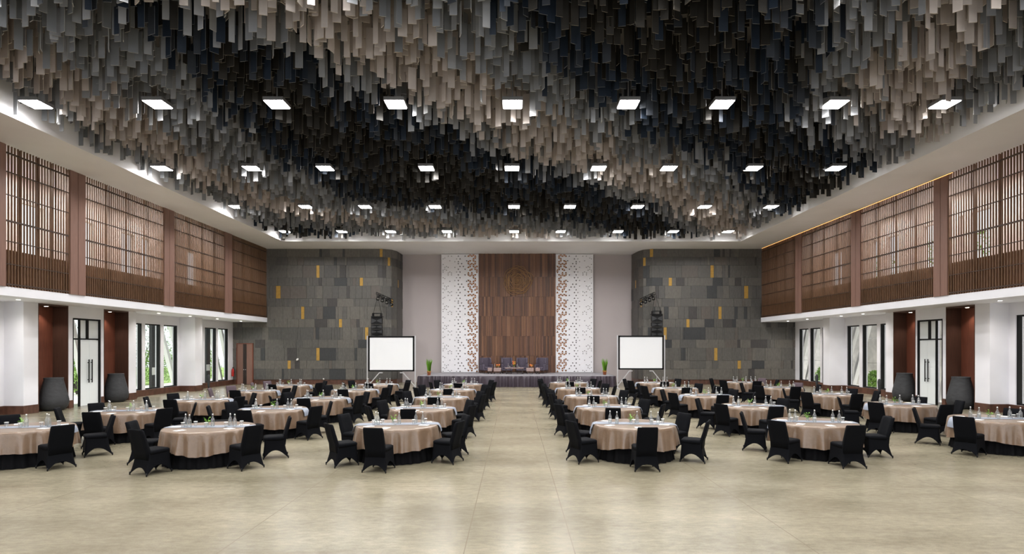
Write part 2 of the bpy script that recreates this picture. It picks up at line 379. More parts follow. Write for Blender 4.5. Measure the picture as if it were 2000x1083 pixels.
# ------------------------------------------------------------------ stone walls with gold tiles
STONE = [mat('basalt_%d' % i, c, .5, var=.22, vscale=3.5, stretch=(3,3,1.2), bump=.25, bscale=14) for i, c in enumerate(
    [(.102,.097,.088),(.112,.105,.094),(.092,.088,.08),(.124,.115,.101),(.083,.08,.075),(.103,.09,.079),(.038,.040,.042),(.050,.046,.045)])]
ROWZ = [.32,1.05,1.61,2.46,3.02,3.85,4.41,5.25,5.8,6.65,7.2,8.04,8.6,9.15]
def stone_wall(sg, path, golds, name, label):
    """path: list of (x,y) running from the outer edge to the recess; blocks laid in courses along it"""
    rnd = random.Random(11+sg)
    segs = []; tot = 0
    for i in range(len(path)-1):
        a, c = Vector(path[i]), Vector(path[i+1]); segs.append((tot, (c-a).length, a, c)); tot += (c-a).length
    def pt(u, off):
        for s0, L, a, c in segs:
            if u <= s0+L+1e-6:
                d = (c-a)/L; nrm = Vector((d.y, -d.x))
                if nrm.y > 0 or (abs(nrm.y) < 1e-6): nrm = -nrm
                if abs(d.y) > .8: nrm = Vector((-sg, 0))
                return a+d*(u-s0)+nrm*off, nrm
        return path[-1], Vector((0,-1))
    m = MB()
    def tile(u0, u1, z0, z1, off, mi):
        g = .004
        # split at path corners
        cuts = [u0]+[s0 for s0, L, a, c in segs if u0+.02 < s0 < u1-.02]+[u1]
        for k in range(len(cuts)-1):
            a, c = cuts[k]+(g if k == 0 else 0), cuts[k+1]-(g if k == len(cuts)-2 else 0)
            p0, n_ = pt(a+1e-4, off); p1, _ = pt(c-1e-4, off); q0 = p0-n_*(.06+off); q1 = p1-n_*(.06+off)
            vs = [(p0.x,p0.y,z0+g),(p1.x,p1.y,z0+g),(p1.x,p1.y,z1-g),(p0.x,p0.y,z1-g),(q0.x,q0.y,z0+g),(q1.x,q1.y,z0+g),(q1.x,q1.y,z1-g),(q0.x,q0.y,z1-g)]
            fs = [(0,1,2,3),(1,5,6,2),(5,4,7,6),(4,0,3,7),(3,2,6,7),(4,5,1,0)]
            if sg > 0: fs = [tuple(reversed(f)) for f in fs]
            m.add(vs, fs, mi)
    limit0 = (XL-XU)
    for r in range(len(ROWZ)-1):
        z0, z1 = ROWZ[r], ROWZ[r+1]; tall = (z1-z0) > .65
        u = 0 if z1 < 4.3 else (limit0 if z0 > 4.3 else 0)
        gl = sorted([(a, c) for (a, c, rr) in golds if rr == r])
        base = rnd.choice([0,1,2,3,4])
        while u < tot-.01:
            nxt = [g for g in gl if g[0] >= u-.01]
            lim = nxt[0][0] if nxt else tot
            if nxt and abs(nxt[0][0]-u) < .02:
                tile(u, nxt[0][1], z0, z1, .012, 8); u = nxt[0][1]; continue
            wd = rnd.choice([.3,.42,.55,.85,1.1,.22,.65]) if rnd.random() < .75 else rnd.choice([.12,.16,.2])
            if lim-(u+wd) < .15: wd = lim-u
            q = rnd.random()
            mi = base if q < .5 else rnd.choice([0,1,2,3,4,5]) if q < .87 else rnd.choice([6,7,6])
            tile(u, u+wd, z0, z1, rnd.choice([0,.006,.012,.018]), mi); u += wd
        # one dark tile beside each gold one is already likely by chance
    # core and plinth behind
    core = MB()
    P = [Vector(p) for p in path]
    vs = [(p.x, p.y+.06, 0) for p in P]+[(P[-1].x, 41.5, 0), (P[0].x, 41.5, 0)]
    for p_ in (): pass
    n = len(P)
    k = m
    for i in range(n-1):
        a, c = P[i], P[i+1]
        k.add([(a.x,a.y+.03,.0),(c.x,c.y+.03,.0),(c.x,c.y+.03,.34),(a.x,a.y+.03,.34)], [(0,1,2,3)], 9)
        k.add([(a.x-sg*.05,a.y+.07,.3),(c.x-sg*.0,c.y+.07,.3),(c.x,c.y+.07,ZC),(a.x,a.y+.07,ZC)], [(0,1,2,3)], 4)
    o = m.build(name, STONE+[W['gold'], W['base']]); return structure(o, label, 'wall')
def gold(px, rows, w, sg, flat=True):
    X = (px-CX)/F*YB; return X, w
ua = lambda px, sg: (XL-abs((px-CX)/F*YB))        # distance along the front run
lpath = [(-XL,38.0),(-8.9,38.0),(-8.35,38.3),(-8.1,38.9),(-8.0,40.45)]
rpath = [(XL,38.0),(9.3,38.0),(8.8,38.3),(8.6,38.9),(8.42,40.45)]
def gl(l, sg, orig, rowfun=None):
    out = []
    for xz, y0, y1, wz in l:
        px = xz/3.186+orig; py = ((y0+y1)/2)/3.186+440; z = H+(HY-py)/F*YB
        r = min(range(len(ROWZ)-1), key=lambda i: abs((ROWZ[i]+ROWZ[i+1])/2-z)); wd = wz/3.186/F*YB
        u = ua(px, sg); out.append((u-wd/2, u+wd/2, r))
    return out
LG = gl([(577,268,347,19),(847,348,400,20),(330,400,477,28),(482,530,608,19),(717,605,657,19),(880,657,735,20),(577,787,865,20),(398,867,917,19),(970,157,215,18)], -1, 440)
LG += [(10.45,10.62,11),(10.7,10.86,7),(11.6,11.8,9)]
RG = gl([(868,157,215,20),(1245,265,343,20),(985,343,395,20),(1457,392,468,25),(1294,518,595,19),(1095,597,647,19),(953,648,722,19),(1268,770,850,20),(1414,848,900,20)], 1, 1000)
RG += [(10.1,10.28,11),(10.45,10.6,7),(11.4,11.55,9)]
stone_wall(-1, lpath, LG, 'wall_back_left', 'dark basalt tile wall with gold tiles left of the stage')
stone_wall(1, rpath, RG, 'wall_back_right', 'dark basalt tile wall with gold tiles right of the stage')
# end walls behind everything, recess wall
b = MB(); b.box(-8.0, 8.45, YR, YR+.3, 0, ZC); b.box(-20, -7.9, YR+.1, YR+.3, 0, ZC); b.box(8.4, 20, YR+.1, YR+.3, 0, ZC)
structure(b.build('wall_back', W['mauve']), 'pale mauve wall behind the stage', 'wall')

# wooden door in the left stone wall
root = empty('door_3', (-18.13, 37.97, 0)); structure(root, 'brown wooden double door at the left end of the stone wall', 'door')
m = MB(); m.box(-.56,-.5,-.06,.02,0,2.78); m.box(.5,.56,-.06,.02,0,2.78); m.box(-.5,.5,-.06,.02,2.72,2.78); m.build('frame', W['niche'], root)
for s in (-1, 1):
    m = MB(); m.box(s*.005, s*.5, -.04, .0, .01, 2.72, 0); m.box(s*.005, s*.12, -.048, -.03, .01, 2.72, 1)
    lf = m.build('leaf', [W['pilaster'], W['dark']], root)
    m = MB(); m.lathe([(.03,0),(.03,.02),(.015,.03)], 10, (0,0,0)); k = m.build('knob', W['silver'], lf); k.location = (s*.06,-.05,1.0); k.rotation_euler = (PI/2,0,0)

# ------------------------------------------------------------------ stage back panels
YW = 39.95; XW0, XW1 = -2.51, 2.95; XL0, XR1 = -5.16, 5.62
rnd = random.Random(3)
WOODS = [mat('stage_veneer_%d' % i, c, .45, var=.2, vscale=5, stretch=(12,1,.5)) for i, c in enumerate([(.15,.066,.032),(.10,.042,.021),(.205,.098,.05),(.075,.033,.019),(.13,.058,.034)])]
m = MB(); z = .7
rows = [.7,1.9,3.3,4.72,6.1,7.5,9.15]
for r in range(6):
    x = XW0
    while x < XW1-.001:
        wd = min(rnd.choice([.045,.06,.075,.09,.13]), XW1-x)
        if XW1-x-wd < .04: wd = XW1-x
        d = rnd.choice([0,.015,.03,.05]); q = r % 2
        m.box(x, x+wd-.004, YW-d, YW+.2, rows[r], rows[r+1]-.006, rnd.choice([0,0,1,2,3,4])); x += wd
m.box(XW0, XW1, YW+.06, YW+.3, .7, ZC, 3)
structure(m.build('wall_stage', WOODS), 'tall ribbed brown wood panel behind the armchairs', 'wall panel')

def lattice(x_in, x_out, name, label):
    """white perforated panel; u=0 at the edge next to the wood"""
    wd = abs(x_out-x_in); dr = 1 if x_out > x_in else -1; a = wd/11; hh = 1.40/7
    nrow = 42; z0 = .72; rn = random.Random(5); m = MB()
    pat = {}
    for r in range(7):
        for i in range(24): pat[(r, i)] = rn.random()
    th = .05
    def P(u, z, d=0): return (x_in+dr*u, 40.0+d, z)
    for r in range(nrow):
        za = z0+r*hh; zb = za+hh
        if zb > ZC-.002: zb = ZC-.002
        for i in range(-1, 22):
            up = (i+r) % 2 == 0; xl = i*a/2; 
            tri = [(xl,za),(xl+a,za),(xl+a/2,zb)] if up else [(xl,zb),(xl+a/2,za),(xl+a,zb)]
            tri = [(min(max(u,0),wd), z) for u, z in tri]
            cu = sum(t[0] for t in tri)/3; cz = sum(t[1] for t in tri)/3; q = pat[(r % 7, i+1)]
            full = xl >= -.001 and xl+a <= wd+.001
            if full:
                f = cu/wd
                if f < .29: k = .74 if q < .78 else 0
                elif f < .55: k = .50 if q < .40 else 0
                else: k = .36 if q < .28 else 0
            else: k = 0
            if not k:
                if abs((tri[1][0]-tri[0][0])*(tri[2][1]-tri[0][1])-(tri[2][0]-tri[0][0])*(tri[1][1]-tri[0][1])) > 1e-6:
                    m.add([P(*t) for t in tri], [(0,1,2)])
                continue
            inn = [(cu+(u-cu)*k, cz+(z-cz)*k) for u, z in tri]
            vs = [P(*t) for t in tri]+[P(*t) for t in inn]+[P(t[0],t[1],th) for t in inn]
            fs = []
            for e in range(3):
                g = (e+1) % 3; fs.append((e, g, 3+g, 3+e)); fs.append((3+e, 3+g, 6+g, 6+e))
            m.add(vs, fs)
    lo, hi = min(x_in,x_out), max(x_in,x_out)
    m.box(x_in, x_in+dr*.012, 40.002, 40.16, z0, ZC-.01); m.box(x_out-dr*.02, x_out, 40.002, 40.16, z0, ZC-.01)
    m.box(lo, x_in+dr*wd*.31 if dr < 0 else x_in+dr*wd*.31, 40.16, 40.2, z0, ZC, 2) if False else None
    xa, xb = x_in, x_in+dr*wd*.31
    m.box(xa, xb, 40.15, 40.2, z0, ZC, 1); m.box(xb, x_out, 40.15, 40.2, z0, ZC, 2)
    return structure(m.build(name, [W['lattice'], W['backing_orange'], W['backing_dark']]), label, 'wall panel')
lattice(XW0-.01, XL0, 'wall_lattice_left', 'white triangle-perforated panel left of the wood panel')
lattice(XW1+.01, XR1, 'wall_lattice_right', 'white triangle-perforated panel right of the wood panel')

# rose emblem of wobbling bronze rings
root = empty('wall_emblem', (.27, YW-.11, 7.24)); tag(root, 'round bronze emblem of wavy concentric rings on the wood panel', 'wall emblem')
rn = random.Random(21)
for k in range(13):
    R = .09+.075*k; p1, p2, p3 = [rn.random()*6.28 for _ in range(3)]; pts = []
    amp = .02+.05*min(1, k/6)
    for i in range(72):
        t = 2*PI*i/72; rr = R*(1+amp*math.sin(3*t+p1)+amp*.8*math.sin(5*t+p2)+amp*.35*math.sin(9*t+p3))
        pts.append((rr*math.cos(t), .01*math.sin(4*t+p2), rr*math.sin(t)))
    m = MB(); m.tube(pts, .021, 6, True); m.build('ring', W['bronze'], root)
m = MB(); m.lathe([(.06,0),(.06,.03),(.03,.05)], 16); o = m.build('boss', W['bronze'], root); o.rotation_euler = (PI/2,0,0)

# ------------------------------------------------------------------ stage
SX0, SX1, SY0, SZ = -6.0, 6.35, 35.3, .70
root = empty('stage', (0, 37, 0)); tag(root, 'low stage with grey carpet top and plum satin skirt', 'stage')
m = MB(); m.box(SX0, SX1, SY0-37, 2.88, SZ-.06, SZ); m.build('deck', W['stage'], root)
def drape(path, z0, z1, name):
    m = MB(); pts = []; rn = random.Random(9)
    for i in range(len(path)-1):
        a, c = Vector(path[i]), Vector(path[i+1]); L = (c-a).length; n = int(L/.035); d = (c-a)/L; nr = Vector((d.y,-d.x))
        for k in range(n+1): pts.append((a+d*(L*k/n), nr))
    zs = [z1, z1-.03, z1-.2, z1-.45, z0]
    vs = []; N_ = len(pts); ph = 0; sw = []
    for j in range(N_):
        ph += .85+.5*math.sin(j*.11)+.3*math.sin(j*.037+1); sw.append(math.sin(ph)+.4*math.sin(ph*.37+2))
    for zi, z in enumerate(zs):
        A = (0,.012,.035,.05,.06)[zi]
        for j, (p, nr) in enumerate(pts): q = p+nr*(.03+A*sw[j]+.01*zi); vs.append((q.x, q.y, z))
    fs = []
    for zi in range(len(zs)-1):
        for j in range(N_-1): fs.append((zi*N_+j, (zi+1)*N_+j, (zi+1)*N_+j+1, zi*N_+j+1))
    m.add(vs, fs, 0, True); return m
m = drape([(SX0,YR-37-.1),(SX0,SY0-37),(SX1,SY0-37),(SX1,YR-37-.1)], .01, SZ-.005, 'skirt'); m.build('skirt', W['drape'], root)

def armchair(x, y, rz, label):
    r = empty('armchair', (x, y, SZ), rz); tag(r, label, 'armchair', 'wingback armchairs on the stage')
    # faces -Y locally
    m = MB(); m.rbox(0,-.02,.36, .52,.58,.16,.04); m.build('seat', W['arm'], r)
    m = MB(); m.rbox(0,.30,.68, .70,.12,.80,.04); m.build('backrest', W['arm'], r)
    for s in (-1,1):
        m = MB()
        prof = [(.34,.62),(-.02,.62),(-.06,.75),(.0,1.0),(.1,1.08),(.34,1.08)]
        vs = [(s*.30,p[0],p[1]) for p in prof]+[(s*.38,p[0],p[1]) for p in prof]; n = len(prof)
        m.add(vs, [tuple(range(n)), tuple(range(2*n-1,n-1,-1))]+[(i,(i+1)%n,n+(i+1)%n,n+i) for i in range(n)]); m.build('wing', W['arm'], r)
        m = MB(); m.rbox(s*.33,.02,.42,.12,.66,.42,.04); m.build('armrest', W['arm'], r)
        for q in (-.26,.30):
            m = MB(); m.lathe([(.018,0),(.028,.22)], 8, (s*.31,q,0)); m.build('leg', W['dark'], r)
    m = MB(); m.rbox(0,-.02,.24,.70,.62,.09,.02); m.build('frame', W['arm'], r)
    return r
for px, rz, l in ((950,.55,'mauve wingback armchair at the left end of the stage group'),(990,.1,'mauve wingback armchair second from left behind the coffee table'),
                  (1019.5,-.1,'mauve wingback armchair third from left behind the coffee table'),(1057,-.5,'mauve wingback armchair at the right end of the stage group')):
    armchair((px-CX)/F*39.0, 39.0, rz, l)
def stool(px, y, label, s=.5):
    x = (px-CX)/F*y; r = empty('ottoman', (x, y, SZ)); tag(r, label, 'ottoman', 'taupe ottomans beside the coffee table')
    m = MB(); m.rbox(0,0,.29,s,.45,.24,.02); m.build('cushion', W['stool'], r)
    for a in (-1,1):
        for c in (-1,1):
            m = MB(); m.box(a*(s/2-.06)-.02, a*(s/2-.06)+.02, c*.17-.02, c*.17+.02, 0, .17); m.build('leg', W['dark'], r)
    return (x, y)
stool(957, 38.3, 'small brown ottoman beside the left armchair', .3); S1 = stool(971.5, 38.1, 'taupe ottoman left of the coffee table')
S2 = stool(1035, 38.1, 'taupe ottoman right of the coffee table'); stool(1050, 38.3, 'small brown ottoman beside the right armchair', .3)
r = empty('coffee_table', (0, 37.9, SZ)); tag(r, 'low dark coffee table in the middle of the stage', 'table')
m = MB(); m.rbox(.02,0,.40,1.25,.5,.05,.015); m.build('tabletop', W['stool'], r)
m = MB(); m.box(-.5,.54,-.2,.2,.1,.14); m.build('shelf', W['dark'], r)
for a in (-.52,.56):
    for c in (-.2,.2): m = MB(); m.box(a-.025,a+.025,c-.025,c+.025,0,.375); m.build('leg', W['dark'], r)
def flowers(x, y, z, label, col, h=.22, name='flower_vase'):
    r = empty(name, (x, y, z)); tag(r, label, 'flowers'); rn = random.Random(int((x+9)*100))
    m = MB(); m.lathe([(.04,0),(.055,.05),(.045,.1)], 12); m.build('vase', W['bglass'], r)
    m = MB()
    for k in range(16):
        a = rn.random()*6.28; q = .04+.09*rn.random(); zz = h*(.55+.5*rn.random()); c = Vector((q*math.cos(a), q*math.sin(a), zz)); s = .03+.02*rn.random()
        m.lathe([(.004,-s),(s,-s*.2),(s*.8,s*.5),(.004,s*.8)], 6, c, 0)
    m.build('petals', col, r)
    m = MB()
    for k in range(10):
        a = rn.random()*6.28; e = Vector((.1*math.cos(a), .1*math.sin(a), h*(.4+.6*rn.random()))); m.tube([(0,0,.05), e*.6+Vector((0,0,.03)), e], .005, 4)
        n_ = Vector((-math.sin(a), math.cos(a), 0))*.02; m.add([e*.6, e*.85+n_, e*1.15, e*.85-n_], [(0,1,2,3)])
    m.build('stems', W['leaf'], r)
flowers(S1[0]+.06, 38.13, SZ+.41, 'orange flowers on the ottoman left of the coffee table', W['orange'])
flowers(S2[0]+.1, 38.13, SZ+.41, 'orange flowers on the ottoman right of the coffee table', W['orange'])
flowers(.0, 37.85, SZ+.425, 'tall orange flowers in the middle of the coffee table', W['orange'], .42)
# ------------------------------------------------------------------ table-top objects: one of each kind, copied
def make_bottle():
    r = empty('glass_bottle', (0,0,-20))
    m = MB(); m.lathe([(.036,0),(.04,.01),(.04,.125),(.034,.155),(.016,.195),(.0135,.235),(.016,.24),(.016,.252)], 14, cap1=False); m.build('bottle_glass', W['bglass'], r)
    m = MB(); m.lathe([(.034,.006),(.036,.09)], 12); m.build('water', W['water'], r)
    m = MB(); m.lathe([(.012,.25),(.015,.256),(.013,.27),(.004,.275)], 10); m.build('stopper', W['paper'], r)
    return r
def make_glass():
    r = empty('drinking_glass', (0,0,-20))
    m = MB(); m.lathe([(.028,0),(.031,.01),(.035,.095)], 14, cap1=False); m.build('tumbler', W['bglass'], r)
    m = MB(); m.lathe([(.040,.095),(.041,.099),(.040,.103)], 14); m.build('paper_lid', W['paper'], r)
    return r
def make_plant():
    r = empty('table_plant', (0,0,-20)); rn = random.Random(4)
    m = MB(); m.lathe([(.03,0),(.034,.01),(.034,.07),(.03,.075)], 12, cap1=False); m.build('jar', W['bglass'], r)
    m = MB()
    for k in range(16):
        a = rn.random()*6.28; q = .03+.05*rn.random(); e = Vector((q*math.cos(a), q*math.sin(a), .08+.11*rn.random())); n_ = Vector((-math.sin(a), math.cos(a), .3))*.018
        m.tube([(0,0,.02), e*.6+Vector((0,0,.02)), e], .002, 4)
        t = e+Vector((math.cos(a)*.03, math.sin(a)*.03, .012)); m.add([e, (e+t)/2+n_, t, (e+t)/2-n_], [(0,1,2,3)])
    m.build('leaves', W['leaf'], r)
    return r
def make_pad():
    m = MB(); m.box(-.075,.075,-.105,.105,0,.004); return m.build('notepad', W['paper'])
P_B, P_G, P_P, P_N = make_bottle(), make_glass(), make_plant(), make_pad()
first = {id(P_B):1, id(P_G):1, id(P_P):1, id(P_N):1}
def put(proto, x, y, z, rz, label, cat, group):
    if first.pop(id(proto), 0): o = proto
    else: o = copy_tree(proto)
    o.location = (x, y, z); o.rotation_euler = (0,0,rz); tag(o, label, cat, group); return o
for px, l in ((992.6,'clear bottle left of the orange flowers on the coffee table'),(1010.5,'clear bottle right of the orange flowers on the coffee table')):
    put(P_B, (px-CX)/F*37.85, 37.85, SZ+.425, 0, l, 'bottle', 'bottles on the coffee table')
for px, l in ((995.8,'lidded glass left of the orange flowers on the coffee table'),(1013,'lidded glass right of the orange flowers on the coffee table')):
    put(P_G, (px-CX)/F*37.8, 37.8, SZ+.425, 0, l, 'glass', 'glasses on the coffee table')
put(P_B, S1[0]-.18, 37.98, SZ+.41, 0, 'clear bottle on the ottoman left of the coffee table', 'bottle', 'bottles on the ottomans')
put(P_B, S2[0]-.12, 37.98, SZ+.41, 0, 'clear bottle on the ottoman right of the coffee table', 'bottle', 'bottles on the ottomans')

# ------------------------------------------------------------------ round tables
def cloth_mesh(seed):
    rn = random.Random(seed); SEG = 144; m = MB(); p = [rn.random()*6.28 for _ in range(6)]
    rings = [(0.25,.762,0),(.6,.762,0),(.86,.7615,0),(.905,.757,0),(.918,.744,0)]
    vs = [(0,0,.762)]
    def hem(a): return .30-.035*math.sin(4*a+p[0])+.012*math.sin(7*a+p[1])
    NR = 9
    tot = len(rings)+NR
    for r, z, q in rings:
        for i in range(SEG): a = 2*PI*i/SEG; vs.append((r*math.cos(a), r*math.sin(a), z))
    for k in range(1, NR+1):
        t = k/NR
        for i in range(SEG):
            a = 2*PI*i/SEG; z = .744+(hem(a)-.744)*t
            fold = math.sin(19*a+p[2]+.7*math.sin(3*a+p[3]))+.6*math.sin(31*a+p[4]+math.sin(2*a))+.4*math.sin(11*a+p[5])+.25*math.sin(47*a+p[1])
            r = .922+.036*t+.036*fold*t**.7
            vs.append((r*math.cos(a), r*math.sin(a), z))
    fs = [(0, 1+i, 1+(i+1) % SEG) for i in range(SEG)]
    for k in range(tot-1):
        for i in range(SEG): j = (i+1) % SEG; fs.append((1+k*SEG+i, 1+(k+1)*SEG+i, 1+(k+1)*SEG+j, 1+k*SEG+j))
    m.add(vs, fs, 0, True); return m.mesh('tablecloth', W['cloth'])
CLOTHS = [cloth_mesh(s) for s in (1,2,3,4)]
def skirt_mb():
    m = MB(); SEG = 168; vs = []; fs = []
    lev = [(.81,.70,0),(.825,.45,.012),(.845,.2,.02),(.875,.012,.028)]
    for r, z, A in lev:
        for i in range(SEG):
            a = 2*PI*i/SEG; f = math.sin(34*a+1.2*math.sin(5*a))+.4*math.sin(21*a); q = r+A*f; vs.append((q*math.cos(a), q*math.sin(a), z+(0 if z > .1 else .0)))
    for k in range(3):
        for i in range(SEG): j = (i+1) % SEG; fs.append((k*SEG+i, (k+1)*SEG+i, (k+1)*SEG+j, k*SEG+j))
    m.add(vs, fs, 0, True); return m
def runner_mesh(seed):
    rn = random.Random(seed); m = MB(); hw = .19; rows = []; drop = .16+.06*rn.random(); off = rn.uniform(-.06,.06)
    # profile along x: hang, edge, top, edge, hang
    prof = []
    edge = lambda y: math.sqrt(.922**2-y*y)
    xs = []
    n = 18; ny = 5; vs = []; fs = []
    for j in range(ny):
        y = -hw+2*hw*j/(ny-1); e = edge(y)
        col = [(-e-.082, .745-drop), (-e-.066, .745-drop*.5), (-e-.022, .750), (-e+.02, .7675)]
        for k in range(1, n): col.append((-e+.02+(2*e-.04)*k/n, .767+.0008*math.sin(k*1.7+j+seed)))
        col += [(e-.02,.7675),(e+.022,.750),(e+.06,.745-drop*.4),(e+.07,.745-drop*.8)]
        for x, z in col: vs.append((x, y, z))
    L = n+7
    for j in range(ny-1):
        for k in range(L-1): fs.append((j*L+k, j*L+k+1, (j+1)*L+k+1, (j+1)*L+k))
    m.add(vs, fs, 0, True); return m.mesh('table_runner', W['runner'])
RUN = [runner_mesh(s) for s in (1,2,3)]
proto_table = empty('round_table', (0,0,-20))
m = MB(); m.lathe([(.84,.715),(.90,.72),(.90,.75),(.89,.755)], 64); m.build('tabletop', W['dark'], proto_table)
skirt_mb().build('table_skirt', W['skirt'], proto_table)

# ------------------------------------------------------------------ covered banquet chair (faces +Y)
def make_chair(fab, feet=True):
    root = empty('banquet_chair', (0,0,-20))
    # skirt: four stretched sides with arched openings, splayed corners
    m = MB(); n = 10
    top = [(-.205,-.20),(.205,-.20),(.215,.21),(-.215,.21)]; bot = [(-.255,-.29),(.255,-.29),(.245,.245),(-.245,.245)]
    arch = [.15,.19,.13,.19]
    lev = [0,.25,.5,.75,1.0]; T = []
    for e in range(4):
        a0, a1, b0, b1 = Vector(top[e]), Vector(top[(e+1)%4]), Vector(bot[e]), Vector(bot[(e+1)%4])
        for k in range(n):
            u = k/n; q = 1-abs(2*u-1)**2.2; hz = arch[e]*q; col = []
            for t in lev:
                zt = .455; z = zt+(hz-zt)*t; s = (zt-z)/zt
                bow = .012*q*math.sin(PI*min(1, s*1.2))
                fl = s**1.8
                p = (a0.lerp(a1, u)).lerp(b0.lerp(b1, u), fl); c = Vector((0,0)); p = p*(1-bow*2)
                col.append((p.x, p.y, z))
            T.append(col)
    vs = [v for col in T for v in col]; N_ = len(T); L = len(lev); fs = []
    for i in range(N_):
        j = (i+1) % N_
        for k in range(L-1): fs.append((i*L+k, i*L+k+1, j*L+k+1, j*L+k))
    m.add(vs, fs, 0, True); m.build('skirt', fab, root)
    # seat: rounded cushion
    m = MB(); ring = []
    def rr(hx, y0, y1, z, bv):
        cxs = [(-hx+bv,y0+bv,PI,1.5*PI),(hx-bv,y0+bv,1.5*PI,2*PI),(hx-bv,y1-bv,0,.5*PI),(-hx+bv,y1-bv,.5*PI,PI)]; o = []
        for cx_, cy_, a0, a1 in cxs:
            for k in range(5): a = a0+(a1-a0)*k/4; o.append((cx_+bv*math.cos(a), cy_+bv*math.sin(a), z))
        return o
    R = [rr(.208,-.2,.212,.40,.03), rr(.225,-.2,.232,.445,.05), rr(.222,-.2,.228,.475,.05), rr(.20,-.19,.205,.492,.05), rr(.12,-.12,.12,.497,.05)]
    vs = sum(R, []); fs = []; q = 20
    for k in range(4):
        for i in range(q): j = (i+1) % q; fs.append((k*q+i, k*q+j, (k+1)*q+j, (k+1)*q+i))
    fs.append(tuple(range(4*q, 5*q))); fs.append(tuple(range(q-1, -1, -1)))
    m.add(vs, fs, 0, True); m.build('seat', fab, root)
    # backrest: slightly curved padded slab leaning out; runs down to the seat rail
    m = MB(); prof = [(.30,-.205,.205,.02),(.46,-.205,.206,.05),(.56,-.235,.208,.055),(.70,-.275,.206,.05),(.80,-.30,.203,.045),(.885,-.325,.20,.04),(.905,-.333,.19,.02)]
    vs = []; fs = []; q = 12
    for z, y, hx, th in prof:
        for i in range(q):
            if i < 6: x = -hx+2*hx*i/5; yy = y-th/2+.012*math.cos(PI*(i/5-.5))-.008
            else: x = hx-2*hx*(i-6)/5; yy = y+th/2-.018*math.cos(PI*((i-6)/5-.5))+.01
            vs.append((x, yy, z))
    for k in range(len(prof)-1):
        for i in range(q): j = (i+1) % q; fs.append((k*q+i, k*q+j, (k+1)*q+j, (k+1)*q+i))
    fs.append(tuple(range((len(prof)-1)*q, len(prof)*q))); fs.append(tuple(range(q-1,-1,-1)))
    m.add(vs, fs, 0, True); m.build('backrest', fab, root)
    if feet:
        for x, y in ((-.25,-.284),(.25,-.284),(.24,.24),(-.24,.24)):
            m = MB(); m.lathe([(.012,0),(.014,.03),(.012,.06)], 8, (x*.985,y*.985,0)); m.build('foot', W['black'], root)
    return root
CH = make_chair(W['chair'], True); CH2 = make_chair(W['chair'], False); CHP = make_chair(W['purple'], False)
used = set()
COLS = [('left aisle column', [(777,829),(825,797.5),(862,776.5),(884,761.5),(905,751)], [268,207,150,337,35]),
        ('middle left column', [(410,834),(533,799),(628,778.5),(693,762),(738,751.3)], [268,207,152,337,38]),
        ('outer left column', [(45,835),(250,803),(395,781),(497,764),(567,753)], [268,200,150,340,38]),
        ('right aisle column', [(1238,828),(1187,795.5),(1154.5,774),(1129,759),(1111,748)], [267,202,150,338,33]),
        ('middle right column', [(1590,824.5),(1469,793),(1379,772.5),(1319,758.8),(1280,748)], [268,207,150,345,33]),
        ('outer right column', [(1943,818),(1757,790),(1622,770.5),(1523,757.3),(1453,747)], [268,213,150,350,35])]
ROWS = ['front','second','third','fourth','rear']
OVER = {(1,0):[243,188,330,22],(1,1):[266,203,157,335,25],(2,0):[140,335,40],(2,1):[274,200,153,333,25],(0,0):[264,217,150,335,22],
        (4,0):[268,215,150,352],(4,1):[268,215,150,33],(5,0):[281,207,140,33],(5,1):[276,217,155,345,35]}
def side_word(a):
    a %= 360
    if 235 <= a <= 300: return 'near side'
    if 180 <= a < 235: return 'near left side'
    if 90 <= a < 180: return 'far left side'
    if a > 300: return 'near right side'
    return 'far right side'
jr = random.Random(17)
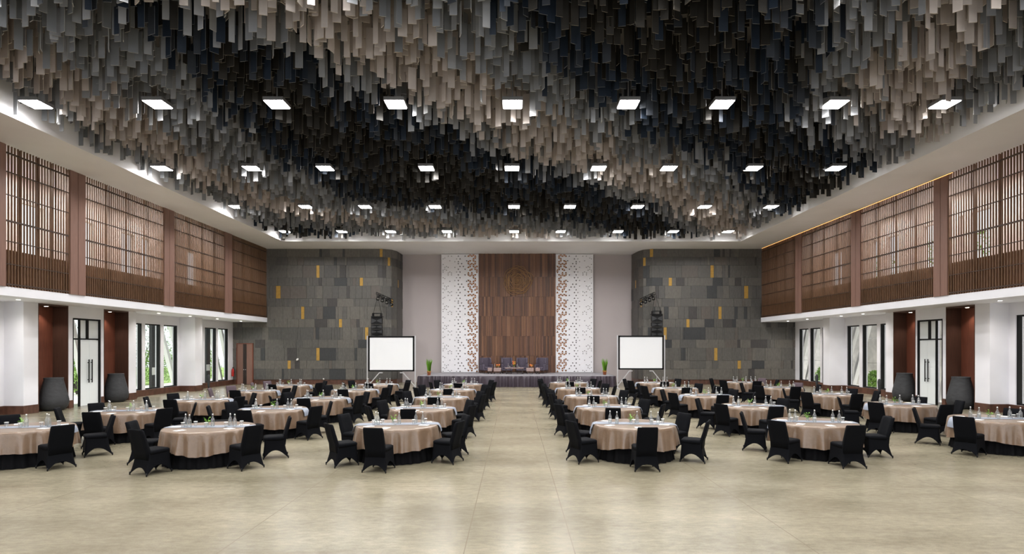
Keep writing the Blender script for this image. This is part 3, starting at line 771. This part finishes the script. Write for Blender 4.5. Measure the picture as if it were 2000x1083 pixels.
for ci, (cname, pts, angs) in enumerate(COLS):
    for ri, (px, py) in enumerate(pts):
        Y = F*(H-.76)/(py-HY); X = (px-CX)/F*Y; tn = '%s table, %s' % (ROWS[ri], cname)
        rot = jr.uniform(-.12,.12)+(.1 if ci < 3 else -.06)
        t = proto_table if not used else copy_tree(proto_table); used.add(1)
        t.location = (X, Y, 0); t.rotation_euler = (0,0,jr.random()*6); tag(t, 'round banquet table in black skirting: %s' % tn, 'table', 'round banquet tables')
        o = bpy.data.objects.new('tablecloth', jr.choice(CLOTHS)); C.objects.link(o); o.location = (X,Y,0); o.rotation_euler = (0,0,jr.random()*6.28)
        tag(o, 'taupe satin tablecloth over the %s' % tn, 'tablecloth', 'taupe tablecloths')
        o = bpy.data.objects.new('table_runner', jr.choice(RUN)); C.objects.link(o); o.location = (X,Y,0); o.rotation_euler = (0,0,rot)
        tag(o, 'pale blue satin runner across the %s' % tn, 'table runner', 'pale blue table runners')
        for a in OVER.get((ci,ri), angs):
            a += jr.uniform(-3,3); rr_ = 1.265+jr.uniform(-.01,.05); ar = math.radians(a)
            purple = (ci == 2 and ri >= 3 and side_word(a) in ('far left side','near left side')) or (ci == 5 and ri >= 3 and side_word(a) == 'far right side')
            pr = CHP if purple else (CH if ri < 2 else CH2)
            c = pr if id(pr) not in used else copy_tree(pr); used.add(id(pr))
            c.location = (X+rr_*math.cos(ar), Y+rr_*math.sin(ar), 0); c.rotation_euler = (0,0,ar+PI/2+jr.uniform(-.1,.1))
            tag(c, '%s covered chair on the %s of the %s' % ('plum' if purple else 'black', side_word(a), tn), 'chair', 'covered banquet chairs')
            q = ar+jr.uniform(-.12,.12)
            put(P_N, X+.68*math.cos(q), Y+.68*math.sin(q), .7685 if abs(.68*math.sin(q-rot)) < .32 else .763, q+PI/2+jr.uniform(-.2,.2),
                'white notepad at the %s of the %s' % (side_word(a), tn), 'notepad', 'white notepads on the tables')
        def T(u, v): return X+u*math.cos(rot)-v*math.sin(rot), Y+u*math.sin(rot)+v*math.cos(rot)
        j = lambda: jr.uniform(-.025,.025)
        cl = jr.uniform(-.06,.06)
        for u, v, wd in ((-.52,.07,'far left end'),(-.41,-.09,'inner left end'),(.06+cl,.02,'middle'),(.42,.09,'inner right end'),(.54,-.06,'far right end')):
            x, y = T(u+j(), v+j()); put(P_B, x, y, .768, jr.random()*6, 'clear swing-top bottle, %s of the runner, %s' % (wd, tn), 'bottle', 'water bottles on the tables')
        for u, v, wd in ((-.36,.06,'left end, inner'),(-.53,-.10,'left end, outer'),(.0+cl,-.12,'middle'),(.37,-.08,'right end, inner'),(.63,.08,'right end, outer')):
            x, y = T(u+j(), v+j()); put(P_G, x, y, .768, 0, 'paper-lidded glass at runner %s, %s' % (wd, tn), 'glass', 'lidded glasses on the tables')
        x, y = T(-.06+cl, .09+j()); put(P_P, x, y, .768, jr.random()*6, 'small green sprig in a jar, %s' % tn, 'plant', 'green sprigs on the tables')

# ------------------------------------------------------------------ urns, floor ornaments, potted grass
def urn(x, y, label):
    m = MB(); prof = [(.28,0),(.38,.05),(.46,.17),(.497,.32),(.49,.43),(.455,.60),(.41,.80),(.36,1.02),(.315,1.21),(.32,1.26),(.325,1.285),(.30,1.30),(.28,1.27),(.28,1.15)]
    r = empty('urn', (x,y,0)); tag(r, label, 'urn', 'dark clay urns in the niches')
    m.lathe(prof[:10], 40, cap1=False); m.build('body', W['urn'], r)
    m = MB(); m.lathe(prof[9:], 40, cap0=False, cap1=True); m.build('rim', W['urn'], r)
urn(-18.27, 22.35, 'tall dark clay urn in the nearer niche of the left wall'); urn(-18.27, 25.85, 'tall dark clay urn in the farther niche of the left wall')
urn(18.27, 23.02, 'tall dark clay urn in the nearer niche of the right wall'); urn(18.27, 26.35, 'tall dark clay urn in the farther niche of the right wall')
for x, y, l in ((-17.95,33.1,'slim black carved floor ornament past the left white pillar'),(17.95,33.4,'slim black carved floor ornament past the right white pillar'),(18.55,28.6,'slim black carved floor ornament before the right wall windows')):
    r = empty('floor_ornament', (x,y,0)); tag(r, l, 'ornament', 'slim black floor ornaments')
    m = MB(); m.lathe([(.10,0),(.11,.02),(.03,.05)], 12); m.build('foot_plate', W['black'], r)
    m = MB(); m.lathe([(.03,.05),(.05,.2),(.075,.5),(.085,.75),(.06,.86),(.02,.9)], 12); m.build('figure', W['urn'], r)
def grass_pot(px, Y, label):
    X = (px-CX)/F*Y; r = empty('potted_grass', (X,Y,SZ)); tag(r, label, 'potted plant', 'tall grass pots on the stage'); rn = random.Random(px)
    m = MB(); m.lathe([(.10,0),(.13,.26),(.14,.27),(.12,.275)], 16); m.build('pot', W['terracotta'], r)
    m = MB(); m.lathe([(.135,.20),(.142,.25)], 16, cap0=False, cap1=False); m.build('yellow_band', W['gold'], r)
    m = MB()
    for k in range(150):
        a = rn.random()*6.28; q = .1*math.sqrt(rn.random()); h = .55+.3*rn.random(); sp = .05+.11*rn.random()
        p0 = Vector((q*math.cos(a), q*math.sin(a), .26)); p1 = p0+Vector((sp*.5*math.cos(a), sp*.5*math.sin(a), h*.6)); p2 = p0+Vector((sp*math.cos(a), sp*math.sin(a), h))
        n_ = Vector((-math.sin(a+1), math.cos(a+1), 0))*.012; m.add([p0-n_, p0+n_, p1+n_, p1-n_, p2], [(0,1,2,3),(3,2,4)])
    m.build('blades', W['leaf'], r)
grass_pot(838, 36.3, 'potted tall green grass at the left end of the stage'); grass_pot(1181, 37.0, 'potted tall green grass at the right end of the stage')

# ------------------------------------------------------------------ projection screens
def screen(px0, px1, pt, pb, Y, word):
    x0, _, z1 = at_depth(px0, pt, Y); x1, _, z0 = at_depth(px1, pb, Y); xc = (x0+x1)/2; hw = (x1-x0)/2
    r = empty('projection_screen', (xc, Y, 0)); tag(r, 'white projection screen in a black frame %s of the stage' % word, 'projection screen', 'projection screens beside the stage')
    t = .095; m = MB()
    m.box(-hw+.05,hw-.05,-.02,.02,z1-t,z1); m.box(-hw+.05,hw-.05,-.02,.02,z0,z0+t*.9); m.box(-hw+.05,-hw+.05+t,-.02,.02,z0,z1); m.box(hw-.05-t,hw-.05,-.02,.02,z0,z1)
    m.build('frame', W['black'], r)
    m = MB(); m.box(-hw+.05+t,hw-.05-t,-.012,.0,z0+t*.9,z1-t); m.build('screen_surface', W['screen'], r)
    for s in (-1,1):
        m = MB(); m.box(s*hw-.03,s*hw+.03,-.03,.03,.02,z1+.02); m.build('pole', W['silver'], r)
        m = MB(); m.bar((s*hw,0,.15),(s*hw*.5,0,z0-.08),.05,.05); m.bar((s*hw*.5,0,z0-.08),(s*hw*.36,0,z0-.08),.05,.05); m.build('brace', W['silver'], r)
        m = MB(); m.box(s*hw-.05,s*hw+.05,-.55,.55,0,.04); m.build('foot', W['silver'], r)
screen(717.5, 811, 657, 726, 33.6, 'left'); screen(1206, 1298, 656, 722.5, 34.2, 'right')

# ------------------------------------------------------------------ speaker arrays and light bars
def array(px, Y, word, n, top, ce):
    x = (px-CX)/F*Y; r = empty('line_array', (x, Y, top)); tag(r, 'black hanging line array of speakers %s of the stage' % word, 'speaker array', 'line array speakers')
    m = MB(); m.box(-.36,.36,-.25,.2,-.06,0); m.box(-.3,-.24,-.2,.15,0,.2); m.box(.24,.3,-.2,.15,0,.2); m.box(-.3,.3,-.05,0,.16,.22); m.build('rigging_frame', W['black'], r)
    z = -.07; y = 0; tilt = 0
    for k in range(n):
        hh = .46 if k == 0 else .30; tilt = .05*k
        m = MB(); M = Matrix.Translation((0, y, z-hh/2)) @ Matrix.Rotation(tilt, 4, 'X')
        hw, d = .37, .2
        pv = [(-hw,-d,-hh/2),(hw,-d,-hh/2),(hw*.86,d,-hh/2*.8),(-hw*.86,d,-hh/2*.8),(-hw,-d,hh/2),(hw,-d,hh/2),(hw*.86,d,hh/2*.8),(-hw*.86,d,hh/2*.8)]
        m.add([M @ Vector(p) for p in pv], [(0,3,2,1),(4,5,6,7),(0,1,5,4),(1,2,6,5),(2,3,7,6),(3,0,4,7)])
        c = m.build('speaker_cabinet', W['black'], r)
        m = MB()
        for q in (-1,1): m.add([M @ Vector(p) for p in [(q*.34,-.206,-hh*.36),(q*.03,-.206,-.03),(q*.03,-.206,.03),(q*.34,-.206,hh*.36)]], [(0,1,2,3)] if q < 0 else [(3,2,1,0)])
        m.build('grille', W['urn'], c)
        z -= hh+.01; y += .02*k
    m = MB()
    for q in (-.27,.27): m.tube([(q,0,.2),(q*.3,ce[0]*.7,1.0),(q*.1,ce[0],ce[1])], .012, 5)
    m.build('cable', W['black'], r)
array(737, 37.2, 'left', 5, 4.55, (.12,1.52)); array(1282, 37.2, 'right', 5, 4.7, (.4,1.48))
def light_bar(pts, word, shift):
    (px0,py0),(px1,py1) = pts; Y = 37.3
    a = Vector(at_depth(px0,py0,Y)); c = Vector(at_depth(px1,py1,Y)); c.y += .3
    r = empty('lighting_truss', tuple(a)); tag(r, 'black lighting truss on the stone wall %s of the stage' % word, 'lighting truss', 'lighting trusses')
    d = c-a; m = MB(); off = [Vector((0,0,.1)), Vector((0,.1,-.06)), Vector((0,-.1,-.06))]
    for o in off: m.tube([o, d+o], .022, 6)
    for k in range(8):
        p = d*(k/8); q = d*((k+1)/8); m.tube([p+off[k%3], q+off[(k+1)%3]], .012, 4); m.tube([p+off[0], p+off[1]], .01, 4); m.tube([p+off[0], p+off[2]], .01, 4)
    m.build('truss_bar', W['black'], r)
    m = MB()
    for f, e in (((.15,38.0),(.6,38.22)) if word == 'left' else ((.45,38.28),(.85,38.08))): p = d*f; m.bar(p, p+Vector((0,e-.02-Y-.3*f,0)), .05,.05)
    m.build('wall_bracket', W['black'], r)
    ws = ['first','second','third','fourth']
    for k in range(4):
        p = a+d*(.12+.25*k)+Vector((0,-.05,-.058)); s = empty('spotlight', tuple(p)); tag(s, 'black spotlight, %s from left on the truss %s of the stage' % (ws[k], word), 'spotlight', 'stage spotlights')
        m = MB(); m.tube([(-.09,0,0),(-.1,0,-.16)], .01, 4); m.tube([(.09,0,0),(.1,0,-.16)], .01, 4); m.tube([(-.09,0,0),(.09,0,0)], .012, 4); m.build('yoke', W['black'], s)
        m = MB(); m.lathe([(.05,-.14),(.085,-.1),(.085,.1),(.11,.16)], 14, cap1=False); cn = m.build('can', W['black'], s); cn.location = (0,0,-.17); cn.rotation_euler = (math.radians(125),0,shift*.5+k*.2-.3)
        m = MB(); m.lathe([(.08,.10),(.08,.105)], 14); ln = m.build('lens', W['silver'], s); ln.location = cn.location; ln.rotation_euler = cn.rotation_euler
light_bar([(735,574),(766,588)], 'left', .6); light_bar([(1250,587),(1281,573)], 'right', -.6)

# small fittings on the stone wall, extinguisher
r = empty('fire_extinguisher', (-18.85, 37.75, .55)); tag(r, 'red fire extinguisher in the corner left of the wooden door', 'fire extinguisher')
m = MB(); m.lathe([(.07,0),(.075,.02),(.075,.42),(.05,.5),(.025,.53),(.025,.56)], 14); m.build('cylinder', W['red'], r)
m = MB(); m.box(-.02,.09,-.015,.015,.56,.585); m.box(-.02,.08,-.015,.015,.60,.62); m.box(-.02,0,-.012,.012,.55,.62); m.build('handle', W['black'], r)
m = MB(); m.tube([(.03,0,.56),(.11,0,.5),(.1,-.02,.2)], .012, 6); m.build('hose', W['black'], r)
x, y, z = at_depth(581, 702, 37.9); r = empty('wall_camera', (x,37.92,z)); tag(r, 'small white device on the left stone wall beside a gold tile', 'wall device')
m = MB(); m.box(-.05,.05,0,.06,-.05,.05); m.build('mount', W['paper'], r); m = MB(); m.lathe([(.05,-.12),(.06,0),(.055,.04)], 12); o = m.build('body', W['paper'], r); o.rotation_euler = (1.2,0,.6); o.location = (0,-.08,-.04)
x, y, z = at_depth(631.5, 741, 37.9); m = MB(); m.lathe([(.05,0),(.055,.02),(.03,.03)], 14); o = m.build('wall_outlet', W['paper']); o.location = (x,37.97,z); o.rotation_euler = (PI/2,0,0); tag(o, 'small round white outlet low on the left stone wall', 'outlet')

# ------------------------------------------------------------------ ceiling lamps
def make_lamp():
    r = empty('ceiling_lamp', (0,0,-20))
    m = MB(); m.box(-.29,.29,-.29,.29,.02,.12); m.build('housing', W['steel'], r)
    m = MB(); m.box(-.265,.265,-.265,.265,0,.02); m.build('diffuser', W['lamp'], r)
    m = MB(); m.tube([(0,0,.12),(0,0,1.09)], .02, 6); m.build('rod', W['steel'], r)
    ld = bpy.data.lights.new('lamp_light', 'AREA'); ld.shape = 'SQUARE'; ld.size = .5; ld.energy = LAMP_W; ld.color = (1,.985,.965); ld.spread = math.radians(155)
    lo = bpy.data.objects.new('lamp_light', ld); C.objects.link(lo); lo.parent = r; lo.location = (0,0,-.015)
    return r
HL = 9.5; LAMPROWS = [(16.25,205,[70,308,541,773,1001,1227,1410,1630,1845]),(22.06,330,[316,492,635,833,1000,1169,1306,1471,1632]),
    (28.1,405,[462,597,713,850,1004,1113,1245,1376,1506]),(34.1,453,[557,668,763,873,1004,1095,1207,1315,1422])]
ORD = ['first','second','third','fourth','fifth','sixth','seventh','eighth','ninth']
PLR = make_lamp(); fl = [True]; LAMPS = []
def lamp(x, y, label, group):
    o = PLR if fl[0] else copy_tree(PLR); fl[0] = False
    o.location = (x, y, HL); tag(o, label, 'ceiling lamp', group); LAMPS.append((x, y))
for k, (Y, py, xs) in enumerate(LAMPROWS):
    for i, px in enumerate(xs): lamp((px-CX)/F*Y, Y, 'square ceiling lamp, %s from left in the %s row of lamps' % (ORD[i], ('front','second','third','rear')[k]), 'square ceiling lamps')
for Y in (10.3, 4.4):
    for i in range(9): lamp(-13.6+3.3*i, Y, 'square ceiling lamp above and behind the viewer, out of the photo', 'ceiling lamps out of view')

# ------------------------------------------------------------------ hanging ceiling strips
SCOL = {}
for nm, cols in (('taupe', [(.46,.405,.37),(.40,.355,.325),(.52,.46,.425)]), ('grey', [(.225,.23,.243),(.275,.278,.285),(.18,.187,.198)]),
                 ('navy', [(.017,.025,.039),(.024,.032,.046),(.038,.043,.052)]), ('dark', [(.022,.020,.017),(.029,.026,.022),(.040,.037,.033)])):
    SCOL[nm] = [mat('strip_%s_%d' % (nm, i), c, .5, var=.12, vscale=3, spec=.3 if c[0] > .1 else .18) for i, c in enumerate(cols)]
RIM_LIT = [mat('strip_rim_lit_%d' % i, c, .6) for i, c in enumerate([(.50,.45,.40),(.32,.32,.32),(.09,.10,.12),(.10,.09,.075)])]  # paler edge colours standing in for light bounced off the floor
ALLS = SCOL['taupe']+SCOL['grey']+SCOL['navy']+SCOL['dark']+RIM_LIT; NAMES = ['taupe','grey','navy','dark']
BA = [(8,-8),(11.85,-4.35),(14.8,-2.07),(19.1,.8),(23,5.1),(30.2,10.9),(35.3,14)]
BB = [(11.5,-13.2),(13.7,-12.4),(18.6,-12.7),(23,-12.6),(29,-11.6),(31.4,-7.2),(33.4,-3.1),(35.3,2)]
BC = [(8,8.2),(12.4,9.5),(14.8,10.4),(17.4,12.4),(20,16)]
def dist(poly, x, y):
    best = 99
    for (y0,x0),(y1,x1) in zip(poly, poly[1:]):
        a = Vector((x0,y0)); d = Vector((x1-x0,y1-y0)); p = Vector((x,y)); t = max(0, min(1, (p-a).dot(d)/d.dot(d))); best = min(best, (a+d*t-p).length)
    return best
def interp(poly, y):
    for (y0,x0),(y1,x1) in zip(poly, poly[1:]):
        if y <= y1: return x0+(x1-x0)*max(0,(y-y0)/(y1-y0))
    return poly[-1][1]
sr = random.Random(42)
strips = []
gx = .248; yy = 9.0
while yy < RB-.12:
    xx = RL+.15
    while xx < RR-.12:
        x = xx+sr.uniform(-.12,.12); y = yy+sr.uniform(-.12,.12)
        x = min(max(x, RL+.12), RR-.12); y = min(y, RB-.06)
        jit = sr.gauss(0,.34)+.22*math.sin(x*.9+y*.5)
        def cls(d, lim):
            for k, q in enumerate(lim):
                if d < q: return k
            return 3
        xa = interp(BA, y); xc_ = interp(BC, y)
        c = min(cls(dist(BA,x,y)+jit, (1.15,2.9,4.3) if x > xa else (1.15,2.3,3.6)), cls(dist(BB,x,y)+jit, (.9,3.9,5.0)), cls(dist(BC,x,y)+jit, (1.0,2.6,4.2)))
        if c == 2 and sr.random() < .22: c = 3
        if c == 3 and sr.random() < .22-.25*math.sin(x*.8+1)*math.sin(y*.45): c = 2
        zb = 9.2+.95*sr.random()**1.15; L = sr.uniform(.55,1.0); L = min(L, 10.58-zb); w_ = sr.choice([.12,.14,.16,.16,.18,.2])
        rz = sr.gauss(0,.33) if sr.random() < .86 else sr.uniform(-1.57,1.57)
        ok = True
        for lx, ly in LAMPS:
            dx, dy = x-lx, y-ly
            if abs(dx) < .42 and abs(dy) < .42: ok = False; break
            if abs(dx) < .5 and -1.4 < dy < 0: zb = max(zb, 9.62+.1*sr.random())
        if ok: strips.append((y, x, zb, L, w_, rz, c, sr.randrange(3)))
        xx += gx
    yy += gx
def strip_box(mb, x, y, zb, L, w_, rz, mi, rim):
    M = Matrix.Translation((x, y, zb+L/2)) @ Matrix.Rotation(rz, 4, 'Z'); mb.xbox(M, w_, .016, L, mi)
    for k in (-6, -3, -1): mb.m[k] = rim            # floor-bounce light painted as a paler colour on bottom and side edges
cand = []
for s in strips:
    y, x, zb, L, w_, rz, c, v = s
    px = CX+F*x/y; py = HY-F*(zb-H)/y
    if 6 < px < 1994 and py > 5: cand.append((y, s))
cand.sort(key=lambda q: q[0]); near = [s for _, s in cand[:300]]; nid = set(id(s) for s in near)
cm = {}
for s in near:
    y, x, zb, L, w_, rz, c, v = s
    k = (round(w_,2), round(L,1), c, v)
    if k not in cm: m_ = MB(); strip_box(m_, 0, 0, -k[1]/2, k[1], w_, 0, 0, 1); cm[k] = m_.mesh('ceiling_strip', [SCOL[NAMES[c]][v], RIM_LIT[c]])
    o = bpy.data.objects.new('ceiling_strip', cm[k]); C.objects.link(o); o.location = (x, y, zb+k[1]/2); o.rotation_euler = (0,0,rz)
    zone = min(range(9), key=lambda i: abs((LAMPROWS[0][2][i]-CX)/F*16.25*1.0-x*16.25/y))
    nm = ('taupe','grey','navy blue','blackish brown')[c]
    tag(o, '%s strip hanging at the top edge of the photo, above front-row lamp %s from left' % (nm, ORD[zone]), 'ceiling strip', '%s top-edge ceiling strips above the %s front lamp' % (nm, ORD[zone]))
mb = MB()
for s in strips:
    if id(s) in nid: continue
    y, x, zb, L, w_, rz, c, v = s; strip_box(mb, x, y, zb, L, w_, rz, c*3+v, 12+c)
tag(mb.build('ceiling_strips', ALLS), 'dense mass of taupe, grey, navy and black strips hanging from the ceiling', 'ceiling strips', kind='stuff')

# ------------------------------------------------------------------ soffit and niche downlights
def downlight(x, y, z, label, watts, blend=.6, ang=100):
    r = empty('downlight', (x,y,z)); tag(r, label, 'downlight', 'small recessed downlights')
    m = MB(); m.lathe([(.085,-.012),(.09,-.004),(.09,0)], 18, cap1=False); m.build('trim_ring', W['paper'], r)
    m = MB(); m.lathe([(.062,-.016),(.062,-.013)], 16); m.build('lens', W['spot'], r)
    ld = bpy.data.lights.new('downlight_beam', 'SPOT'); ld.energy = watts; ld.color = (1,.93,.86); ld.spot_size = math.radians(ang); ld.spot_blend = blend; ld.shadow_soft_size = .05
    lo = bpy.data.objects.new('downlight_beam', ld); C.objects.link(lo); lo.parent = r; lo.location = (0,0,-.03)
for sg, P, n in ((-1, LP, 'left'), (1, RP, 'right')):
    for k, q in enumerate((P['n1'], P['n2'])):
        downlight(sg*18.55, (q[0]+q[1])/2, ZS0-.062, 'downlight above the urn in the %s niche of the %s wall' % (('nearer','farther')[k], n), 55)
    for k, yy in enumerate((20.0, 27.9, 30.6, 33.4, 36.3) if sg < 0 else (20.4, 28.4, 30.3, 33.8, 36.2)):
        downlight(sg*17.6, yy, ZS0, 'small downlight in the soffit under the %s balcony, %s from the viewer' % (n, ORD[k]), 130, .8, 150)
# warm area lights added to brighten the galleries behind the screens, no fixtures
for sg in (-1, 1):
    for yy in (20.5, 24.5, 28.5):
        ld = bpy.data.lights.new('gallery_fill', 'AREA'); ld.shape = 'RECTANGLE'; ld.size = .5; ld.size_y = 2.5; ld.energy = 190; ld.color = (1,.95,.90)
        lo = bpy.data.objects.new('gallery_fill', ld); C.objects.link(lo); lo.location = (sg*18.0, yy, ZC-.05)

# warm strip along the top of the right-hand screens
W['warm'] = emis('warm_strip', (1,.5,.16), 2.2)
r = empty('led_strip', (XU-.06, 29.5, ZC-.02)); tag(r, 'thin warm light strip along the top of the right upper screens', 'light strip')
m = MB(); m.box(-.015,.015,-8.2,8.2,-.005,.02); m.build('channel', W['steel'], r); m = MB(); m.box(-.012,.012,-8.2,8.2,-.012,-.005); m.build('diffuser', W['warm'], r)

# ------------------------------------------------------------------ outside
b = MB(); b.box(-60,-19.28,-10,70,-.35,-.04,0); b.box(19.28,60,-10,70,-.35,-.04,0); b.box(-60,-24.6,-10,70,-.04,0,1); b.box(-20.2,-19.5,27,60,-.04,-.02,1)
structure(b.build('ground_outside', [W['conc'], W['grass']]), 'pale paving and lawn outside the windows', 'ground')
b = MB()
for zz in range(4): b.box(23.2,23.6,10,60,zz*1.6-.1,zz*1.6+1.585-.1)
structure(b.build('wall_outside_right', W['outwall']), 'grey stone boundary wall outside the right windows', 'wall')
def strut(a, c, label, sg):
    m = MB(); m.bar((0,0,0), (0, c[0]-a[0], c[1]-a[1]), .22, .22, 0, (1,0,0)); o = m.build('diagonal_strut', W['strut']); o.location = (sg*20.4, a[0], a[1]); tag(o, label, 'strut', 'white diagonal struts outside')
for sg, n in ((-1,'left'),(1,'right')):
    for k, (a, c) in enumerate((((25.3,-.04),(24.2,5.6)),((35.2,-.04),(32.6,5.6)),((34.0,-.04),(31.6,5.6)),((40.6,-.04),(38.4,5.6)),((39.3,-.04),(37.0,5.6)),((26.9,-.04),(25.4,5.6)),((22.2,-.04),(20.6,5.6)))):
        strut(c if False else a, c, 'white diagonal strut outside the %s wall, %s by distance' % (n, ['first','sixth','fourth','ninth','seventh','second','nearest'][k]), sg)
for y0, l in ((30.6,'dark post outside the left windows nearer the niches'),(36.0,'dark post outside the left windows beyond the pillar')):
    r = empty('dark_post', (-19.75, y0, 0)); tag(r, l, 'post', 'dark posts outside')
    m = MB(); m.box(-.08,.08,0,.48,-.04,4.1); m.build('panel', W['urn'], r); m = MB(); m.box(.081,.09,.0,.4,1.0,1.4); m.build('plate', W['paper'], r)
for y0, l in ((33.0,'dark post outside the right windows nearer the niches'),(38.6,'dark post outside the right windows beyond the pillar')):
    r = empty('dark_post', (19.75, y0, 0)); tag(r, l, 'post', 'dark posts outside'); m = MB(); m.box(-.08,.08,0,.6,-.04,4.1); m.build('panel', W['urn'], r)
def shrub(x, y, h, rad, mt, label, seed):
    rn = random.Random(seed); r = empty('shrub', (x,y,0)); tag(r, label, 'shrub', 'garden shrubs outside')
    m = MB(); 
    for k in range(5): a = rn.random()*6.28; m.tube([(0,0,-.05),(rad*.3*math.cos(a),rad*.3*math.sin(a),h*.45)], .035, 5)
    m.build('stems', W['dark'], r)
    m = MB()
    for k in range(2400):
        u = rn.random(); a = rn.random()*6.28; zz = h*(.08+.92*rn.random()); q = rad*math.sqrt(rn.random())*(1.05-.55*(zz/h)**2)
        p = Vector((q*math.cos(a), q*math.sin(a), zz)); d = Vector((rn.gauss(0,1), rn.gauss(0,1), rn.gauss(.4,.8))).normalized(); e = d.cross(Vector((rn.gauss(0,1),rn.gauss(0,1),rn.gauss(0,1)))).normalized()
        L = .09+.10*rn.random(); m.add([p, p+d*L*.5+e*L*.22, p+d*L, p+d*L*.5-e*L*.22], [(0,1,2,3)])
    m.build('foliage', mt, r)
shr = [(-23.6,30.4,2.3,1.5,'leaf2'),(-24.2,33.6,2.4,1.4,'leaf2'),(-27.6,37.3,5.0,1.9,'leaf3'),(-24.3,38.6,2.3,1.4,'leaf2'),(-28,42.2,5.5,2.2,'leaf3'),(-24.2,43.6,2.2,1.5,'leaf2'),(-23.5,27.0,1.9,1.2,'leaf2'),(-27.4,32.0,4.6,1.8,'leaf3'),(-27.5,47,5,2.2,'leaf2')]
lw = ['light green low shrub seen through the first left windows','light green shrub outside the left windows by the pillar','tall dark green shrub outside the left pillar','light green shrub outside the far left windows','tall dark green shrub outside the far left windows','light green shrub farthest outside on the left','low shrub outside the left glass door','tall dark shrub outside the left windows nearest the niches','tall light shrub at the far end of the left garden']
for k, (x, y, h, rad, mt) in enumerate(shr): shrub(x, y, h, rad, W[mt], lw[k], k)
for k, (y, l) in enumerate(((26.0,'small shrub outside the right glass door'),(34.6,'small shrub outside the right windows'),(40.5,'small shrub outside the far right windows'))): shrub(22.3, y, 1.0, .6, W['leaf2'], l, 40+k)
for k, y in enumerate((24,28,32,36,41)): shrub(26.6, y, 9.2, 2.0, W['leaf2'], 'tall leafy tree beyond the right boundary wall, %s from the viewer' % ORD[k], 60+k)
